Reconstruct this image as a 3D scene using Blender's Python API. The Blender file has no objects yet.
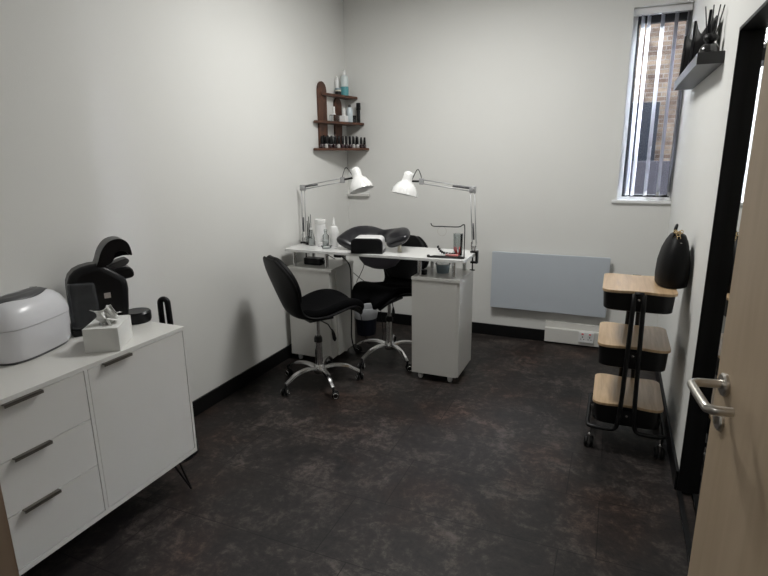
import bpy, bmesh, math, random
from mathutils import Vector, Matrix
from math import sin, cos, pi, radians
random.seed(7)
C = bpy.context.scene.collection

# ------------------------------------------------------------------ materials
def newmat(name):
    m = bpy.data.materials.new(name); m.use_nodes = True
    return m, m.node_tree.nodes, m.node_tree.links, m.node_tree.nodes['Principled BSDF']

def mat(name, col, rough=.5, metal=0, spec=.5, noise=0, nscale=20, bump=0, bscale=60, coat=0, trans=0, alpha=1):
    m, N, L, b = newmat(name)
    b.inputs['Base Color'].default_value = (*col, 1)
    b.inputs['Roughness'].default_value = rough
    b.inputs['Metallic'].default_value = metal
    b.inputs['Specular IOR Level'].default_value = spec
    b.inputs['Coat Weight'].default_value = coat
    b.inputs['Transmission Weight'].default_value = trans
    b.inputs['Alpha'].default_value = alpha
    tc = N.new('ShaderNodeTexCoord')
    if noise:
        n = N.new('ShaderNodeTexNoise'); n.inputs['Scale'].default_value = nscale; n.inputs['Detail'].default_value = 4
        L.new(tc.outputs['Object'], n.inputs['Vector'])
        mx = N.new('ShaderNodeMix'); mx.data_type = 'RGBA'
        mx.inputs[6].default_value = tuple(c*(1-noise) for c in col)+(1,)
        mx.inputs[7].default_value = tuple(min(1, c*(1+noise)) for c in col)+(1,)
        L.new(n.outputs['Fac'], mx.inputs[0]); L.new(mx.outputs[2], b.inputs['Base Color'])
    if bump:
        n = N.new('ShaderNodeTexNoise'); n.inputs['Scale'].default_value = bscale; n.inputs['Detail'].default_value = 3
        L.new(tc.outputs['Object'], n.inputs['Vector'])
        bp = N.new('ShaderNodeBump'); bp.inputs['Strength'].default_value = bump; bp.inputs['Distance'].default_value = .004
        L.new(n.outputs['Fac'], bp.inputs['Height']); L.new(bp.outputs['Normal'], b.inputs['Normal'])
    return m

def wood(name, c1, c2, scale=(1, 1, 14), rough=.4, coat=0, wscale=3, detail=3):
    m, N, L, b = newmat(name)
    tc = N.new('ShaderNodeTexCoord'); mp = N.new('ShaderNodeMapping')
    mp.inputs['Scale'].default_value = scale
    L.new(tc.outputs['Object'], mp.inputs['Vector'])
    n = N.new('ShaderNodeTexNoise'); n.inputs['Scale'].default_value = wscale; n.inputs['Detail'].default_value = detail
    n.inputs['Distortion'].default_value = .6
    L.new(mp.outputs[0], n.inputs['Vector'])
    r = N.new('ShaderNodeValToRGB'); r.color_ramp.elements[0].position = .3; r.color_ramp.elements[1].position = .7
    r.color_ramp.elements[0].color = (*c1, 1); r.color_ramp.elements[1].color = (*c2, 1)
    L.new(n.outputs['Fac'], r.inputs[0]); L.new(r.outputs[0], b.inputs['Base Color'])
    b.inputs['Roughness'].default_value = rough; b.inputs['Coat Weight'].default_value = coat
    b.inputs['Coat Roughness'].default_value = .2
    return m

def glassmat(name, col=(1, 1, 1), gloss=.08, rough=.02):
    m, N, L, b = newmat(name); N.remove(b)
    out = [n for n in N if n.type == 'OUTPUT_MATERIAL'][0]
    t = N.new('ShaderNodeBsdfTransparent'); t.inputs[0].default_value = (*col, 1)
    g = N.new('ShaderNodeBsdfGlossy'); g.inputs['Roughness'].default_value = rough
    f = N.new('ShaderNodeFresnel'); f.inputs[0].default_value = 1.25
    mx = N.new('ShaderNodeMixShader'); L.new(f.outputs[0], mx.inputs[0]); L.new(t.outputs[0], mx.inputs[1]); L.new(g.outputs[0], mx.inputs[2])
    L.new(mx.outputs[0], out.inputs[0])
    return m

def floormat():
    m, N, L, b = newmat('floor_vinyl')
    tc = N.new('ShaderNodeTexCoord')
    def noise(s, d, ro=.6, dist=0):
        n = N.new('ShaderNodeTexNoise'); n.inputs['Scale'].default_value = s; n.inputs['Detail'].default_value = d
        n.inputs['Roughness'].default_value = ro; n.inputs['Distortion'].default_value = dist
        L.new(tc.outputs['Object'], n.inputs['Vector']); return n
    n1 = noise(4.2, 9, .75, .7); n2 = noise(24, 8, .8, .3); n3 = noise(1.6, 3)
    r1 = N.new('ShaderNodeValToRGB'); e = r1.color_ramp.elements
    e[0].position = .40; e[0].color = (.0085, .008, .008, 1); e[1].position = .63; e[1].color = (.080, .068, .061, 1)
    x = e.new(.505); x.color = (.0205, .0175, .0165, 1)
    ad = N.new('ShaderNodeMath'); ad.operation = 'MULTIPLY_ADD'; ad.inputs[1].default_value = .55
    mu = N.new('ShaderNodeMath'); mu.operation = 'MULTIPLY'; mu.inputs[1].default_value = .45
    L.new(n2.outputs['Fac'], mu.inputs[0]); L.new(n1.outputs['Fac'], ad.inputs[0]); L.new(mu.outputs[0], ad.inputs[2])
    L.new(ad.outputs[0], r1.inputs[0])
    # rusty patches
    r2 = N.new('ShaderNodeValToRGB'); r2.color_ramp.elements[0].position = .5; r2.color_ramp.elements[1].position = .68
    L.new(n3.outputs['Fac'], r2.inputs[0])
    mx = N.new('ShaderNodeMix'); mx.data_type = 'RGBA'; mx.blend_type = 'MULTIPLY'
    L.new(r2.outputs[0], mx.inputs[0]); L.new(r1.outputs[0], mx.inputs[6]); mx.inputs[7].default_value = (1.25, .95, .82, 1)
    # tiles
    mp = N.new('ShaderNodeMapping'); mp.inputs['Location'].default_value = (-1.42+.9*4, 2.135+.39*12, 0)
    L.new(tc.outputs['Object'], mp.inputs['Vector'])
    br = N.new('ShaderNodeTexBrick'); br.offset = .16; br.offset_frequency = 2
    br.inputs['Scale'].default_value = 1; br.inputs['Brick Width'].default_value = .9; br.inputs['Row Height'].default_value = .39
    br.inputs['Mortar Size'].default_value = .0026; br.inputs['Mortar Smooth'].default_value = .3
    br.inputs['Color1'].default_value = (.8, .8, .8, 1); br.inputs['Color2'].default_value = (1.25, 1.2, 1.2, 1); br.inputs['Mortar'].default_value = (.3, .3, .3, 1)
    L.new(mp.outputs[0], br.inputs['Vector'])
    m2 = N.new('ShaderNodeMix'); m2.data_type = 'RGBA'; m2.blend_type = 'MULTIPLY'; m2.inputs[0].default_value = 1
    L.new(mx.outputs[2], m2.inputs[6]); L.new(br.outputs[0], m2.inputs[7]); L.new(m2.outputs[2], b.inputs['Base Color'])
    b.inputs['Roughness'].default_value = .47; b.inputs['Specular IOR Level'].default_value = .27
    bp = N.new('ShaderNodeBump'); bp.inputs['Strength'].default_value = .25; bp.inputs['Distance'].default_value = .002
    L.new(n2.outputs['Fac'], bp.inputs['Height']); L.new(bp.outputs[0], b.inputs['Normal'])
    return m

def brickmat():
    m, N, L, b = newmat('london_brick')
    tc = N.new('ShaderNodeTexCoord'); mp = N.new('ShaderNodeMapping'); mp.inputs['Rotation'].default_value = (-pi/2, 0, 0)
    L.new(tc.outputs['Object'], mp.inputs['Vector'])
    br = N.new('ShaderNodeTexBrick'); br.inputs['Scale'].default_value = 1
    br.inputs['Brick Width'].default_value = .195; br.inputs['Row Height'].default_value = .058
    br.inputs['Mortar Size'].default_value = .007; br.inputs['Bias'].default_value = -.1
    br.inputs['Color1'].default_value = (.17, .115, .085, 1); br.inputs['Color2'].default_value = (.33, .255, .185, 1)
    br.inputs['Mortar'].default_value = (.28, .25, .22, 1)
    L.new(mp.outputs[0], br.inputs['Vector'])
    n = N.new('ShaderNodeTexNoise'); n.inputs['Scale'].default_value = 5; n.inputs['Detail'].default_value = 6
    L.new(tc.outputs['Object'], n.inputs['Vector'])
    r = N.new('ShaderNodeValToRGB'); r.color_ramp.elements[0].position = .35; r.color_ramp.elements[0].color = (.45, .42, .42, 1); r.color_ramp.elements[1].position = .6
    L.new(n.outputs['Fac'], r.inputs[0])
    mx = N.new('ShaderNodeMix'); mx.data_type = 'RGBA'; mx.blend_type = 'MULTIPLY'; mx.inputs[0].default_value = 1
    L.new(br.outputs[0], mx.inputs[6]); L.new(r.outputs[0], mx.inputs[7]); L.new(mx.outputs[2], b.inputs['Base Color'])
    b.inputs['Roughness'].default_value = .9
    return m

M = {}
M['wall'] = mat('wall_paint', (.73, .728, .706), .75, noise=.015, nscale=3, bump=.12, bscale=150)
M['ceil'] = mat('ceiling_paint', (.78, .78, .77), .8)
M['floor'] = floormat()
M['skirt'] = mat('black_skirting', (.004, .004, .0045), .5, spec=.3)
M['black'] = mat('black_paint', (.004, .004, .0045), .42, spec=.35)
M['blackgloss'] = mat('black_gloss', (.005, .005, .006), .3, spec=.25)
M['leather'] = mat('black_leather', (.004, .004, .0045), .5, spec=.15, bump=.25, bscale=140)
M['cloth'] = mat('black_fabric', (.004, .004, .0045), .95, spec=.05, bump=.3, bscale=300)
M['greyleather'] = mat('cushion_leather', (.011, .011, .014), .34, bump=.1, bscale=90)
M['chrome'] = mat('chrome', (.72, .72, .72), .16, 1)
M['steel'] = mat('satin_steel', (.60, .57, .53), .3, 1)
M['armmetal'] = mat('grey_arm_metal', (.42, .42, .43), .5, .4)
M['white'] = mat('white_laminate', (.70, .69, .66), .3, noise=.01)
M['whitegloss'] = mat('white_gloss', (.80, .80, .79), .12, coat=.5)
M['whiteplastic'] = mat('white_plastic', (.80, .80, .80), .3)
M['cleaner'] = mat('pearl_plastic', (.70, .70, .73), .25)
M['greyplastic'] = mat('charcoal_plastic', (.07, .07, .075), .35)
M['paper'] = mat('paper', (.82, .82, .80), .8)
M['cream'] = mat('cream_plastic', (.7, .66, .55), .5)
M['heater'] = mat('heater_enamel', (.50, .54, .59), .35)
M['darkhandle'] = mat('bronze_handle', (.13, .115, .10), .45, .3)
M['walnut'] = wood('walnut', (.045, .016, .008), (.12, .045, .022), (1.2, 6, 6), .5)
M['oak'] = wood('oak_tray', (.45, .30, .17), (.62, .44, .265), (16, 1.2, 1.2), .33, .35)
M['door'] = wood('door_veneer', (.45, .345, .235), (.52, .405, .285), (9, 9, .9), .5, 0, 2.2)
M['jamb'] = wood('jamb_wood', (.36, .27, .2), (.42, .32, .24), (9, 9, .9), .5)
M['ledge'] = mat('dark_ledge', (.02, .02, .021), .4)
M['teal'] = mat('teal_label', (.10, .33, .36), .35)
M['clear'] = glassmat('clear_plastic', (.86, .88, .88))
M['smoke'] = mat('smoky_tank', (.07, .073, .08), .15, alpha=.6, noise=.5, nscale=25)
M['purplegrey'] = mat('grey_fabric', (.10, .095, .115), .8, bump=.2)
M['pane'] = glassmat('window_glass', (.95, .96, .97))
M['darkglass'] = mat('dark_glass', (.01, .01, .011), .06, coat=1)
M['mirror'] = mat('mirror', (.86, .87, .86), .015, 1)
M['red'] = mat('pink_red', (.75, .12, .13), .4)
M['blue'] = mat('navy_plastic', (.006, .008, .018), .4)
M['liner'] = mat('bin_liner_film', (.40, .41, .43), .35)
M['bluegrey'] = mat('blue_grey_plastic', (.25, .32, .36), .3)
M['vane'] = mat('vane_fabric', (.60, .60, .66), .7)
_n, _l = M['vane'].node_tree.nodes, M['vane'].node_tree.links
_t = _n.new('ShaderNodeBsdfTranslucent'); _t.inputs[0].default_value = (.75, .76, .82, 1)
_m = _n.new('ShaderNodeMixShader'); _m.inputs[0].default_value = .15
_l.new(_n['Principled BSDF'].outputs[0], _m.inputs[1]); _l.new(_t.outputs[0], _m.inputs[2]); _l.new(_m.outputs[0], _n['Material Output'].inputs[0])
M['frame'] = mat('window_frame_dark', (.02, .02, .022), .5)
M['brick'] = brickmat()
M['render'] = mat('grey_render', (.085, .08, .095), .9, noise=.15, nscale=6)
M['slate'] = mat('dark_blue_panel', (.012, .016, .026), .5)
M['gold'] = mat('gold_metal', (.8, .62, .35), .25, 1)
M['tar'] = mat('paving', (.045, .045, .045), .9)

# ------------------------------------------------------------------ mesh helpers
def link(name, bm, m, parent=None, smooth=False, loc=None, sub=0, bevel=0, auto=None):
    me = bpy.data.meshes.new(name); bm.normal_update(); bm.to_mesh(me); bm.free()
    o = bpy.data.objects.new(name, me); C.objects.link(o)
    if m is not None: me.materials.append(m)
    if parent is not None: o.parent = parent
    if loc is not None: o.location = loc
    if smooth:
        for p in me.polygons: p.use_smooth = True
        if auto: me.set_sharp_from_angle(angle=radians(auto))
    if bevel:
        b = o.modifiers.new('bevel', 'BEVEL'); b.width = bevel; b.segments = 3; b.limit_method = 'ANGLE'; b.angle_limit = radians(40)
    if sub:
        s = o.modifiers.new('sub', 'SUBSURF'); s.levels = sub; s.render_levels = sub
    return o

def box(bm, x0, x1, y0, y1, z0, z1, mtx=None):
    vs = [bm.verts.new((x, y, z)) for x in (x0, x1) for y in (y0, y1) for z in (z0, z1)]
    for f in ((0, 1, 3, 2), (4, 6, 7, 5), (0, 4, 5, 1), (2, 3, 7, 6), (0, 2, 6, 4), (1, 5, 7, 3)):
        bm.faces.new([vs[i] for i in f])
    if mtx is not None:
        for v in vs: v.co = mtx @ v.co
    return vs

def BX(*a, mtx=None):
    bm = bmesh.new(); box(bm, *a, mtx=mtx); return bm

def tube(bm, pts, r, seg=10, closed=False, cap=True):
    pts = [Vector(p) for p in pts]; n = len(pts)
    rr = r if isinstance(r, (list, tuple)) else [r]*n
    rings = []; up = None
    for i, p in enumerate(pts):
        if closed: t = (pts[(i+1) % n]-pts[i-1])
        elif i == 0: t = pts[1]-p
        elif i == n-1: t = p-pts[i-1]
        else: t = (pts[i+1]-p).normalized()+(p-pts[i-1]).normalized()
        t.normalize()
        if up is None:
            up = Vector((0, 0, 1)) if abs(t.z) < .9 else Vector((1, 0, 0))
        a = (up-t*up.dot(t))
        if a.length < 1e-4: a = Vector((1, 0, 0))-t*t.x
        a.normalize(); up = a; b = t.cross(a)
        rings.append([bm.verts.new(p+(a*cos(2*pi*k/seg)+b*sin(2*pi*k/seg))*rr[i]) for k in range(seg)])
    m = n if closed else n-1
    for i in range(m):
        A, B = rings[i], rings[(i+1) % n]
        for k in range(seg):
            bm.faces.new((A[k], A[(k+1) % seg], B[(k+1) % seg], B[k]))
    if cap and not closed:
        bm.faces.new(rings[0][::-1]); bm.faces.new(rings[-1])
    return bm

def TB(pts, r, seg=10, closed=False):
    bm = bmesh.new(); tube(bm, pts, r, seg, closed); return bm

def lathe(bm, prof, origin=(0, 0, 0), axis=(0, 0, 1), seg=24):
    """prof: list of (radius, height)"""
    q = Vector((0, 0, 1)).rotation_difference(Vector(axis).normalized()); o = Vector(origin)
    rings = []
    for r, h in prof:
        if r < 1e-5: rings.append([bm.verts.new(o+q @ Vector((0, 0, h)))])
        else: rings.append([bm.verts.new(o+q @ Vector((r*cos(2*pi*k/seg), r*sin(2*pi*k/seg), h))) for k in range(seg)])
    for A, B in zip(rings, rings[1:]):
        if len(A) == 1 and len(B) == 1: continue
        for k in range(seg):
            if len(A) == 1: bm.faces.new((A[0], B[(k+1) % seg], B[k]))
            elif len(B) == 1: bm.faces.new((A[k], A[(k+1) % seg], B[0]))
            else: bm.faces.new((A[k], A[(k+1) % seg], B[(k+1) % seg], B[k]))
    return bm

def LT(prof, origin=(0, 0, 0), axis=(0, 0, 1), seg=24):
    bm = bmesh.new(); lathe(bm, prof, origin, axis, seg); return bm

def prism(poly, h0, h1, f=None):
    """poly: 2d points; f maps (a,b,h)->xyz"""
    bm = bmesh.new(); f = f or (lambda a, b, h: (a, b, h))
    A = [bm.verts.new(f(a, b, h0)) for a, b in poly]; B = [bm.verts.new(f(a, b, h1)) for a, b in poly]
    n = len(poly)
    bm.faces.new(A[::-1]); bm.faces.new(B)
    for i in range(n): bm.faces.new((A[i], A[(i+1) % n], B[(i+1) % n], B[i]))
    bmesh.ops.recalc_face_normals(bm, faces=bm.faces)
    return bm

def rrect(x0, x1, y0, y1, r, n=5):
    out = []
    for cx, cy, a0 in ((x1-r, y1-r, 0), (x0+r, y1-r, 90), (x0+r, y0+r, 180), (x1-r, y0+r, 270)):
        for k in range(n+1):
            a = radians(a0+90*k/n); out.append((cx+r*cos(a), cy+r*sin(a)))
    return out

def bez(pts, n=8):
    """Catmull-Rom through points"""
    P = [Vector(p) for p in pts]; P = [P[0]*2-P[1]]+P+[P[-1]*2-P[-2]]; out = []
    for i in range(1, len(P)-2):
        for k in range(n):
            t = k/n; a, b, c, d = P[i-1:i+3]
            out.append(.5*((2*b)+(c-a)*t+(2*a-5*b+4*c-d)*t*t+(3*b-a-3*c+d)*t**3))
    out.append(P[-2]); return out

def thing(name, label, cat, loc=(0, 0, 0), rz=0, group=None):
    o = bpy.data.objects.new(name, None); C.objects.link(o); o.empty_display_size = .05
    o.location = loc; o.rotation_euler = (0, 0, rz); o['label'] = label; o['category'] = cat
    if group: o['group'] = group
    return o

def tag(o, label, cat, group=None):
    o['label'] = label; o['category'] = cat
    if group: o['group'] = group
    return o

def struct(name, bm, m, **k):
    o = link(name, bm, m, **k); o['kind'] = 'structure'; return o

def dup(root, loc, rz=None, label=None, group=None, scale=None):
    r = root.copy(); C.objects.link(r); r.location = loc
    if rz is not None: r.rotation_euler = (0, 0, rz)
    if label: r['label'] = label
    if group: r['group'] = group
    if scale: r.scale = scale
    for ch in list(root.children):
        c = ch.copy(); C.objects.link(c); c.parent = r
        for g in list(ch.children):
            d = g.copy(); C.objects.link(d); d.parent = c
    return r

# ------------------------------------------------------------------ camera
RX, RY = 2.655, -4.07          # right wall x, near wall y
CAM = Vector((2.2685, -4.489, 1.55)); yaw, pit, rol, fpx = .4041, .2441, -.0116, 536.7
F = Vector((-sin(yaw)*cos(pit), cos(yaw)*cos(pit), -sin(pit))); Rr = Vector((cos(yaw), sin(yaw), 0)); U = Rr.cross(F)
R2 = Rr*cos(rol)+U*sin(rol); U2 = -Rr*sin(rol)+U*cos(rol)
cd = bpy.data.cameras.new('camera'); cam = bpy.data.objects.new('camera', cd); C.objects.link(cam)
cd.sensor_width = 36; cd.lens = fpx/768*36; cd.clip_start = .02
cam.matrix_world = Matrix(((R2.x, U2.x, -F.x, CAM.x), (R2.y, U2.y, -F.y, CAM.y), (R2.z, U2.z, -F.z, CAM.z), (0, 0, 0, 1)))
bpy.context.scene.camera = cam

# ------------------------------------------------------------------ room shell
H = 2.86; T = .12; YB = -6.6
XW = 3.9
struct('floor', BX(-T, XW, YB-T, .3, -.1, 0), M['floor'])
struct('ceiling', BX(-T, XW, YB-T, .3, H, H+.1), M['ceil'])
struct('wall_left', BX(-T, 0, YB, .3, 0, H), M['wall'])
WX0, WZ0, WZ1 = 2.284, 1.19, 2.530
bm = bmesh.new()
box(bm, 0, WX0, 0, .25, 0, H); box(bm, WX0, RX, 0, .25, 0, WZ0); box(bm, WX0, RX, 0, .25, WZ1, H)
struct('wall_back', bm, M['wall'])
MY0, MY1, MZ = -2.85, -1.917, 2.003
bm = bmesh.new()
box(bm, RX, RX+T, MY1, .25, 0, H); box(bm, RX, RX+T, MY0, MY1, MZ, H); box(bm, RX, RX+T, RY-T, MY0, 0, H)
struct('wall_right', bm, M['wall'])
bm = bmesh.new()
DX0, DX1 = 1.447, 2.64
box(bm, 0, DX0-.03, RY-T, RY, 0, H); box(bm, DX0-.03, RX, RY-T, RY, 2.10, H)
struct('wall_near', bm, M['wall'])
bm = bmesh.new()
box(bm, -T, XW, YB-T, YB, 0, H); box(bm, XW-T, XW, YB, RY-T, 0, H); box(bm, RX+T, XW-T, RY-T, RY, 0, H)
struct('wall_corridor', bm, M['wall'])
# skirting
sk = .1
struct('baseboard_left', BX(0, .014, RY, 0, 0, sk), M['skirt'], bevel=.003)
bm = BX(0, 1.825, -.014, 0, 0, sk); struct('baseboard_back', bm, M['skirt'], bevel=.003)
struct('baseboard_right', BX(RX-.014, RX, MY1+.005, 0, 0, sk), M['skirt'], bevel=.003)
bm = BX(0, DX0-.09, RY, RY+.014, 0, sk); struct('baseboard_near', bm, M['skirt'])
# door lining
bm = bmesh.new()
box(bm, DX0-.03, DX0, RY-T-.01, RY+.01, 0, 2.10); box(bm, DX0-.09, DX0-.01, RY, RY+.018, 0, 2.15)
box(bm, DX0-.03, RX, RY-T-.01, RY+.01, 2.06, 2.10)
struct('trim_1', bm, M['jamb'])
# window
bm = bmesh.new()
x0, x1 = WX0, RX; fw = .03
yf0, yf1 = .13, .18
box(bm, x0+.032, x0+.046, yf0, yf1, WZ0+.02, WZ1); box(bm, x1-.024, x1-.012, yf0, yf1, WZ0+.02, WZ1)
box(bm, x0+.046, x1-.024, yf0, yf1, WZ0+.02, WZ0+.036); box(bm, x0+.046, x1-.024, yf0, yf1, WZ1-.085, WZ1)
wf = struct('window_1', bm, M['frame'])
bm = bmesh.new(); box(bm, x0, x0+.032, .10, .19, WZ0, WZ1); box(bm, x1-.012, x1, .10, .19, WZ0, WZ1); box(bm, x0+.032, x1-.012, .10, .19, WZ0, WZ0+.02)
link('outer_frame', bm, M['whiteplastic'], wf)
link('glass_pane', BX(x0+.046, x1-.024, .153, .159, WZ0+.036, WZ1-.085), M['pane'], wf)
link('window_sill', BX(x0-.035, RX, -.02, .13, WZ0-.018, WZ0+.004), M['whitegloss'], wf, bevel=.003)
# exterior
o = link('brick_building', BX(-4, 6, 4, 4.4, -1, 3.75), M['brick']); tag(o, 'yellow brown brick building seen outside through the window blinds', 'building')
link('door_panel', BX(2.05, 2.72, 3.93, 4, 1.0, 2.19), M['slate'], o)
o = link('garden_wall', BX(-2, 7, 2.5, 2.65, -1, 1.44), M['render']); tag(o, 'low grey rendered wall outside in front of the brick building', 'wall')
struct('wall_bounce_cut', (lambda bm: (box(bm, -4, WX0, .25, .28, -1, 3.0), box(bm, RX, 6, .25, .28, -1, 3.0), box(bm, WX0, RX, .25, .28, -1, WZ0), box(bm, WX0, RX, .25, .28, WZ1, 3.0), bm)[-1])(bmesh.new()), mat('bounce_cut_dark', (.03, .028, .027), .9))  # unseen dark skin, added to cut bounce light onto the brick building
struct('ground', BX(-5, 9, .3, 4.4, -1.1, -1), M['tar'])

# ceiling light (LED panel) over the room, plus an added corridor fill panel
def panel(x, y, s, power, label, group=None, col=(1, .995, .965)):
    t = thing('ceiling_light', label, 'light', (x, y, H))
    bm = bmesh.new()
    for a in ((-s/2-.02, -s/2, -s/2-.02, s/2+.02), (s/2, s/2+.02, -s/2-.02, s/2+.02), (-s/2, s/2, -s/2-.02, -s/2), (-s/2, s/2, s/2, s/2+.02)):
        box(bm, a[0], a[1], a[2], a[3], -.012, 0)
    link('panel_frame', bm, M['whiteplastic'], t)
    link('diffuser', BX(-s/2, s/2, -s/2, s/2, -.006, 0), M['whiteplastic'], t)
    ld = bpy.data.lights.new('panel_lamp', 'AREA'); ld.shape = 'SQUARE'; ld.size = s*.96; ld.energy = power; ld.color = col
    lo = bpy.data.objects.new('panel_lamp', ld); C.objects.link(lo); lo.parent = t; lo.location = (0, 0, -.015)
panel(1.35, -1.5, .58, 12.8, 'square white recessed ceiling light over the middle of the room')
panel(1.9, -5.3, .58, 3, 'square white fill light added on the unseen corridor ceiling behind the camera')  # added fill lamp, unseen; sends light in through the doorway

# ------------------------------------------------------------------ world
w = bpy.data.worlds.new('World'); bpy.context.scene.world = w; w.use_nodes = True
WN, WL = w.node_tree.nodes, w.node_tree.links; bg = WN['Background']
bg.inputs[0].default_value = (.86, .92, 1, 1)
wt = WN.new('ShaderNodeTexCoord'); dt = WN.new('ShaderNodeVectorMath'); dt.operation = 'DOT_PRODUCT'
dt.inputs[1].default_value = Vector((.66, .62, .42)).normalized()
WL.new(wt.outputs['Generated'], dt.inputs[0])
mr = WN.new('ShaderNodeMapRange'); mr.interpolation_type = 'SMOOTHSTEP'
mr.inputs[1].default_value = .84; mr.inputs[2].default_value = .985; mr.inputs[3].default_value = 1.3; mr.inputs[4].default_value = 78   # added bright sky lobe, out of view, lights the room through the window
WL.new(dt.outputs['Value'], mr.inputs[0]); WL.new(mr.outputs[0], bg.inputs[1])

# ------------------------------------------------------------------ window blind
t = thing('vertical_blind', 'white vertical blind with its vanes turned open in the tall window', 'blind', ((x0+x1)/2, .06, WZ1))
link('headrail', BX(x0-t.location.x+.004, x1-t.location.x-.004, -.025, .02, -.046, -.002), M['whiteplastic'], t, bevel=.003)
for i, (vx, ang, wd) in enumerate(((2.350, 74, .089), (2.388, 74, .089), (2.476, 72, .089), (2.562, 72, .089), (2.635, 76, .08))):
    bm = bmesh.new()
    n = 6; a = radians(ang); zt, zb = -.046, -(WZ1-WZ0)+.035
    cols = []
    for k in range(n+1):
        s = (k/n-.5)*wd; off = .006*(1-(2*k/n-1)**2)
        px_, py_ = s*cos(a)-off*sin(a), s*sin(a)+off*cos(a)
        cols.append((vx-t.location.x+px_, py_))
    for k in range(n):
        q = [bm.verts.new((cols[k][0], cols[k][1], zb)), bm.verts.new((cols[k+1][0], cols[k+1][1], zb)), bm.verts.new((cols[k+1][0], cols[k+1][1], zt)), bm.verts.new((cols[k][0], cols[k][1], zt))]
        bm.faces.new(q)
    bmesh.ops.remove_doubles(bm, verts=bm.verts, dist=1e-5)
    o = link('vane', bm, M['vane'], t, smooth=True)
    s_ = o.modifiers.new('s', 'SOLIDIFY'); s_.thickness = .0012
    cx_ = vx-t.location.x
    link('weight', BX(-wd/2+.004, wd/2-.004, -.002, .002, zb+.001, zb+.03, mtx=Matrix.Translation((cx_, 0, 0)) @ Matrix.Rotation(a, 4, 'Z')), M['whiteplastic'], t)

# ------------------------------------------------------------------ mirror in black frame on right wall
t = thing('wall_mirror', 'tall black framed mirror set in the right wall beside the open door', 'mirror', (RX, (MY0+MY1)/2, 0))
dy = (MY1-MY0)/2; dep = .038
link('mirror_glass', BX(dep, dep+.006, -dy+.001, dy-.001, .0, MZ-.001), M['mirror'], t)
bm = bmesh.new()
box(bm, -.004, dep, dy-.012, dy-.0005, .001, MZ-.001); box(bm, -.004, dep, -dy+.0005, -dy+.012, .001, MZ-.001)
box(bm, -.004, dep, -dy+.012, dy-.012, MZ-.013, MZ-.001); box(bm, -.004, .016, -dy+.012, dy-.012, .001, .012)
link('mirror_frame', bm, M['black'], t)

# ------------------------------------------------------------------ radiator, trunking
t = thing('wall_heater', 'flat pale blue grey heating panel on the back wall', 'heater', (1.82, 0, .27))
link('front_panel', prism(rrect(-.458, .46, 0, .481, .006), .035, .055, lambda a, b, h: (a, -h, b)), M['heater'], t, bevel=.002)
link('wall_bracket', BX(-.40, .40, -.035, 0, .04, .44), M['white'], t)
t = thing('cable_trunking', 'white cable trunking box along the floor under the heater', 'trunking', (2.23, 0, 0))
link('trunking_body', BX(-.405, .405, -.05, 0, .018, .135), M['white'], t, bevel=.002)
link('trunking_rail', BX(-.405, .405, -.018, 0, .135, .185), M['white'], t, bevel=.002)
t = thing('power_socket', 'white plug socket with red switch marks on the trunking', 'socket', (2.15, -.05, .045))
link('face_plate', BX(-.058, .058, -.012, 0, 0, .088), M['whiteplastic'], t, bevel=.003)
for sx in (-.028, .028):
    s = link('switch', BX(sx-.008, sx+.008, -.017, -.012, .06, .08), M['whiteplastic'], t)
    link('switch_mark', BX(sx-.008, sx+.008, -.0180, -.017, .068, .080), M['red'], s)
    bm = bmesh.new(); box(bm, sx-.0035, sx+.0035, -.0126, -.012, .042, .052); box(bm, sx-.015, sx-.007, -.0126, -.012, .026, .031); box(bm, sx+.007, sx+.015, -.0126, -.012, .026, .031)
    link('pin_holes', bm, M['black'], t)
o = link('wall_ledge', BX(.002, .222, -.03, 0, 1.183, 1.205), M['white'], bevel=.002); tag(o, 'short thin white ledge on the back wall beside the corner', 'ledge')

# ------------------------------------------------------------------ door with handle
HX, HY = 2.523, -3.118; dd = Vector((.13, -.9915, 0)).normalized()     # free edge, direction to the hinge
ang = math.atan2(dd.y, dd.x)
dr = struct('door_1', BX(0, .92, 0, .044, .006, 2.04), M['door'], bevel=.0015)
dr.location = (HX, HY, 0); dr.rotation_euler = (0, 0, ang)
# local: x along leaf from free edge; -y side = towards ? we need the room side (facing -x world)
n_ = Matrix.Rotation(ang, 3, 'Z') @ Vector((0, 1, 0))
side = -1 if n_.x > 0 else 1           # side of the leaf that faces the room's left
fy = 0 if side < 0 else .044
hz = 1.045
link('handle_rose', LT([(0, 0), (.026, 0), (.026, .006), (.022, .010), (0, .010)], (.06, fy, hz), (0, side, 0), 28), M['steel'], dr, smooth=True, auto=40)
lp = [(.06, fy, hz), (.06, fy+side*.046, hz), (.062, fy+side*.059, hz), (.068, fy+side*.068, hz-.001), (.08, fy+side*.071, hz-.002), (.174, fy+side*.071, hz-.004), (.186, fy+side*.068, hz-.004), (.193, fy+side*.059, hz-.004), (.195, fy+side*.048, hz-.004), (.195, fy+side*.026, hz-.004)]
link('lever', TB(bez(lp, 3), .0098, 14), M['steel'], dr, smooth=True, auto=60)
e = link('escutcheon', LT([(0, 0), (.026, 0), (.026, .005), (.022, .009), (0, .009)], (.06, fy, hz-.085), (0, side, 0), 28), M['steel'], dr, smooth=True, auto=40)
bm = BX(.057, .063, min(fy+side*.008, fy+side*.014), max(fy+side*.008, fy+side*.014), hz-.095, hz-.075)
link('thumb_turn', bm, M['steel'], e, bevel=.002)

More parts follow.
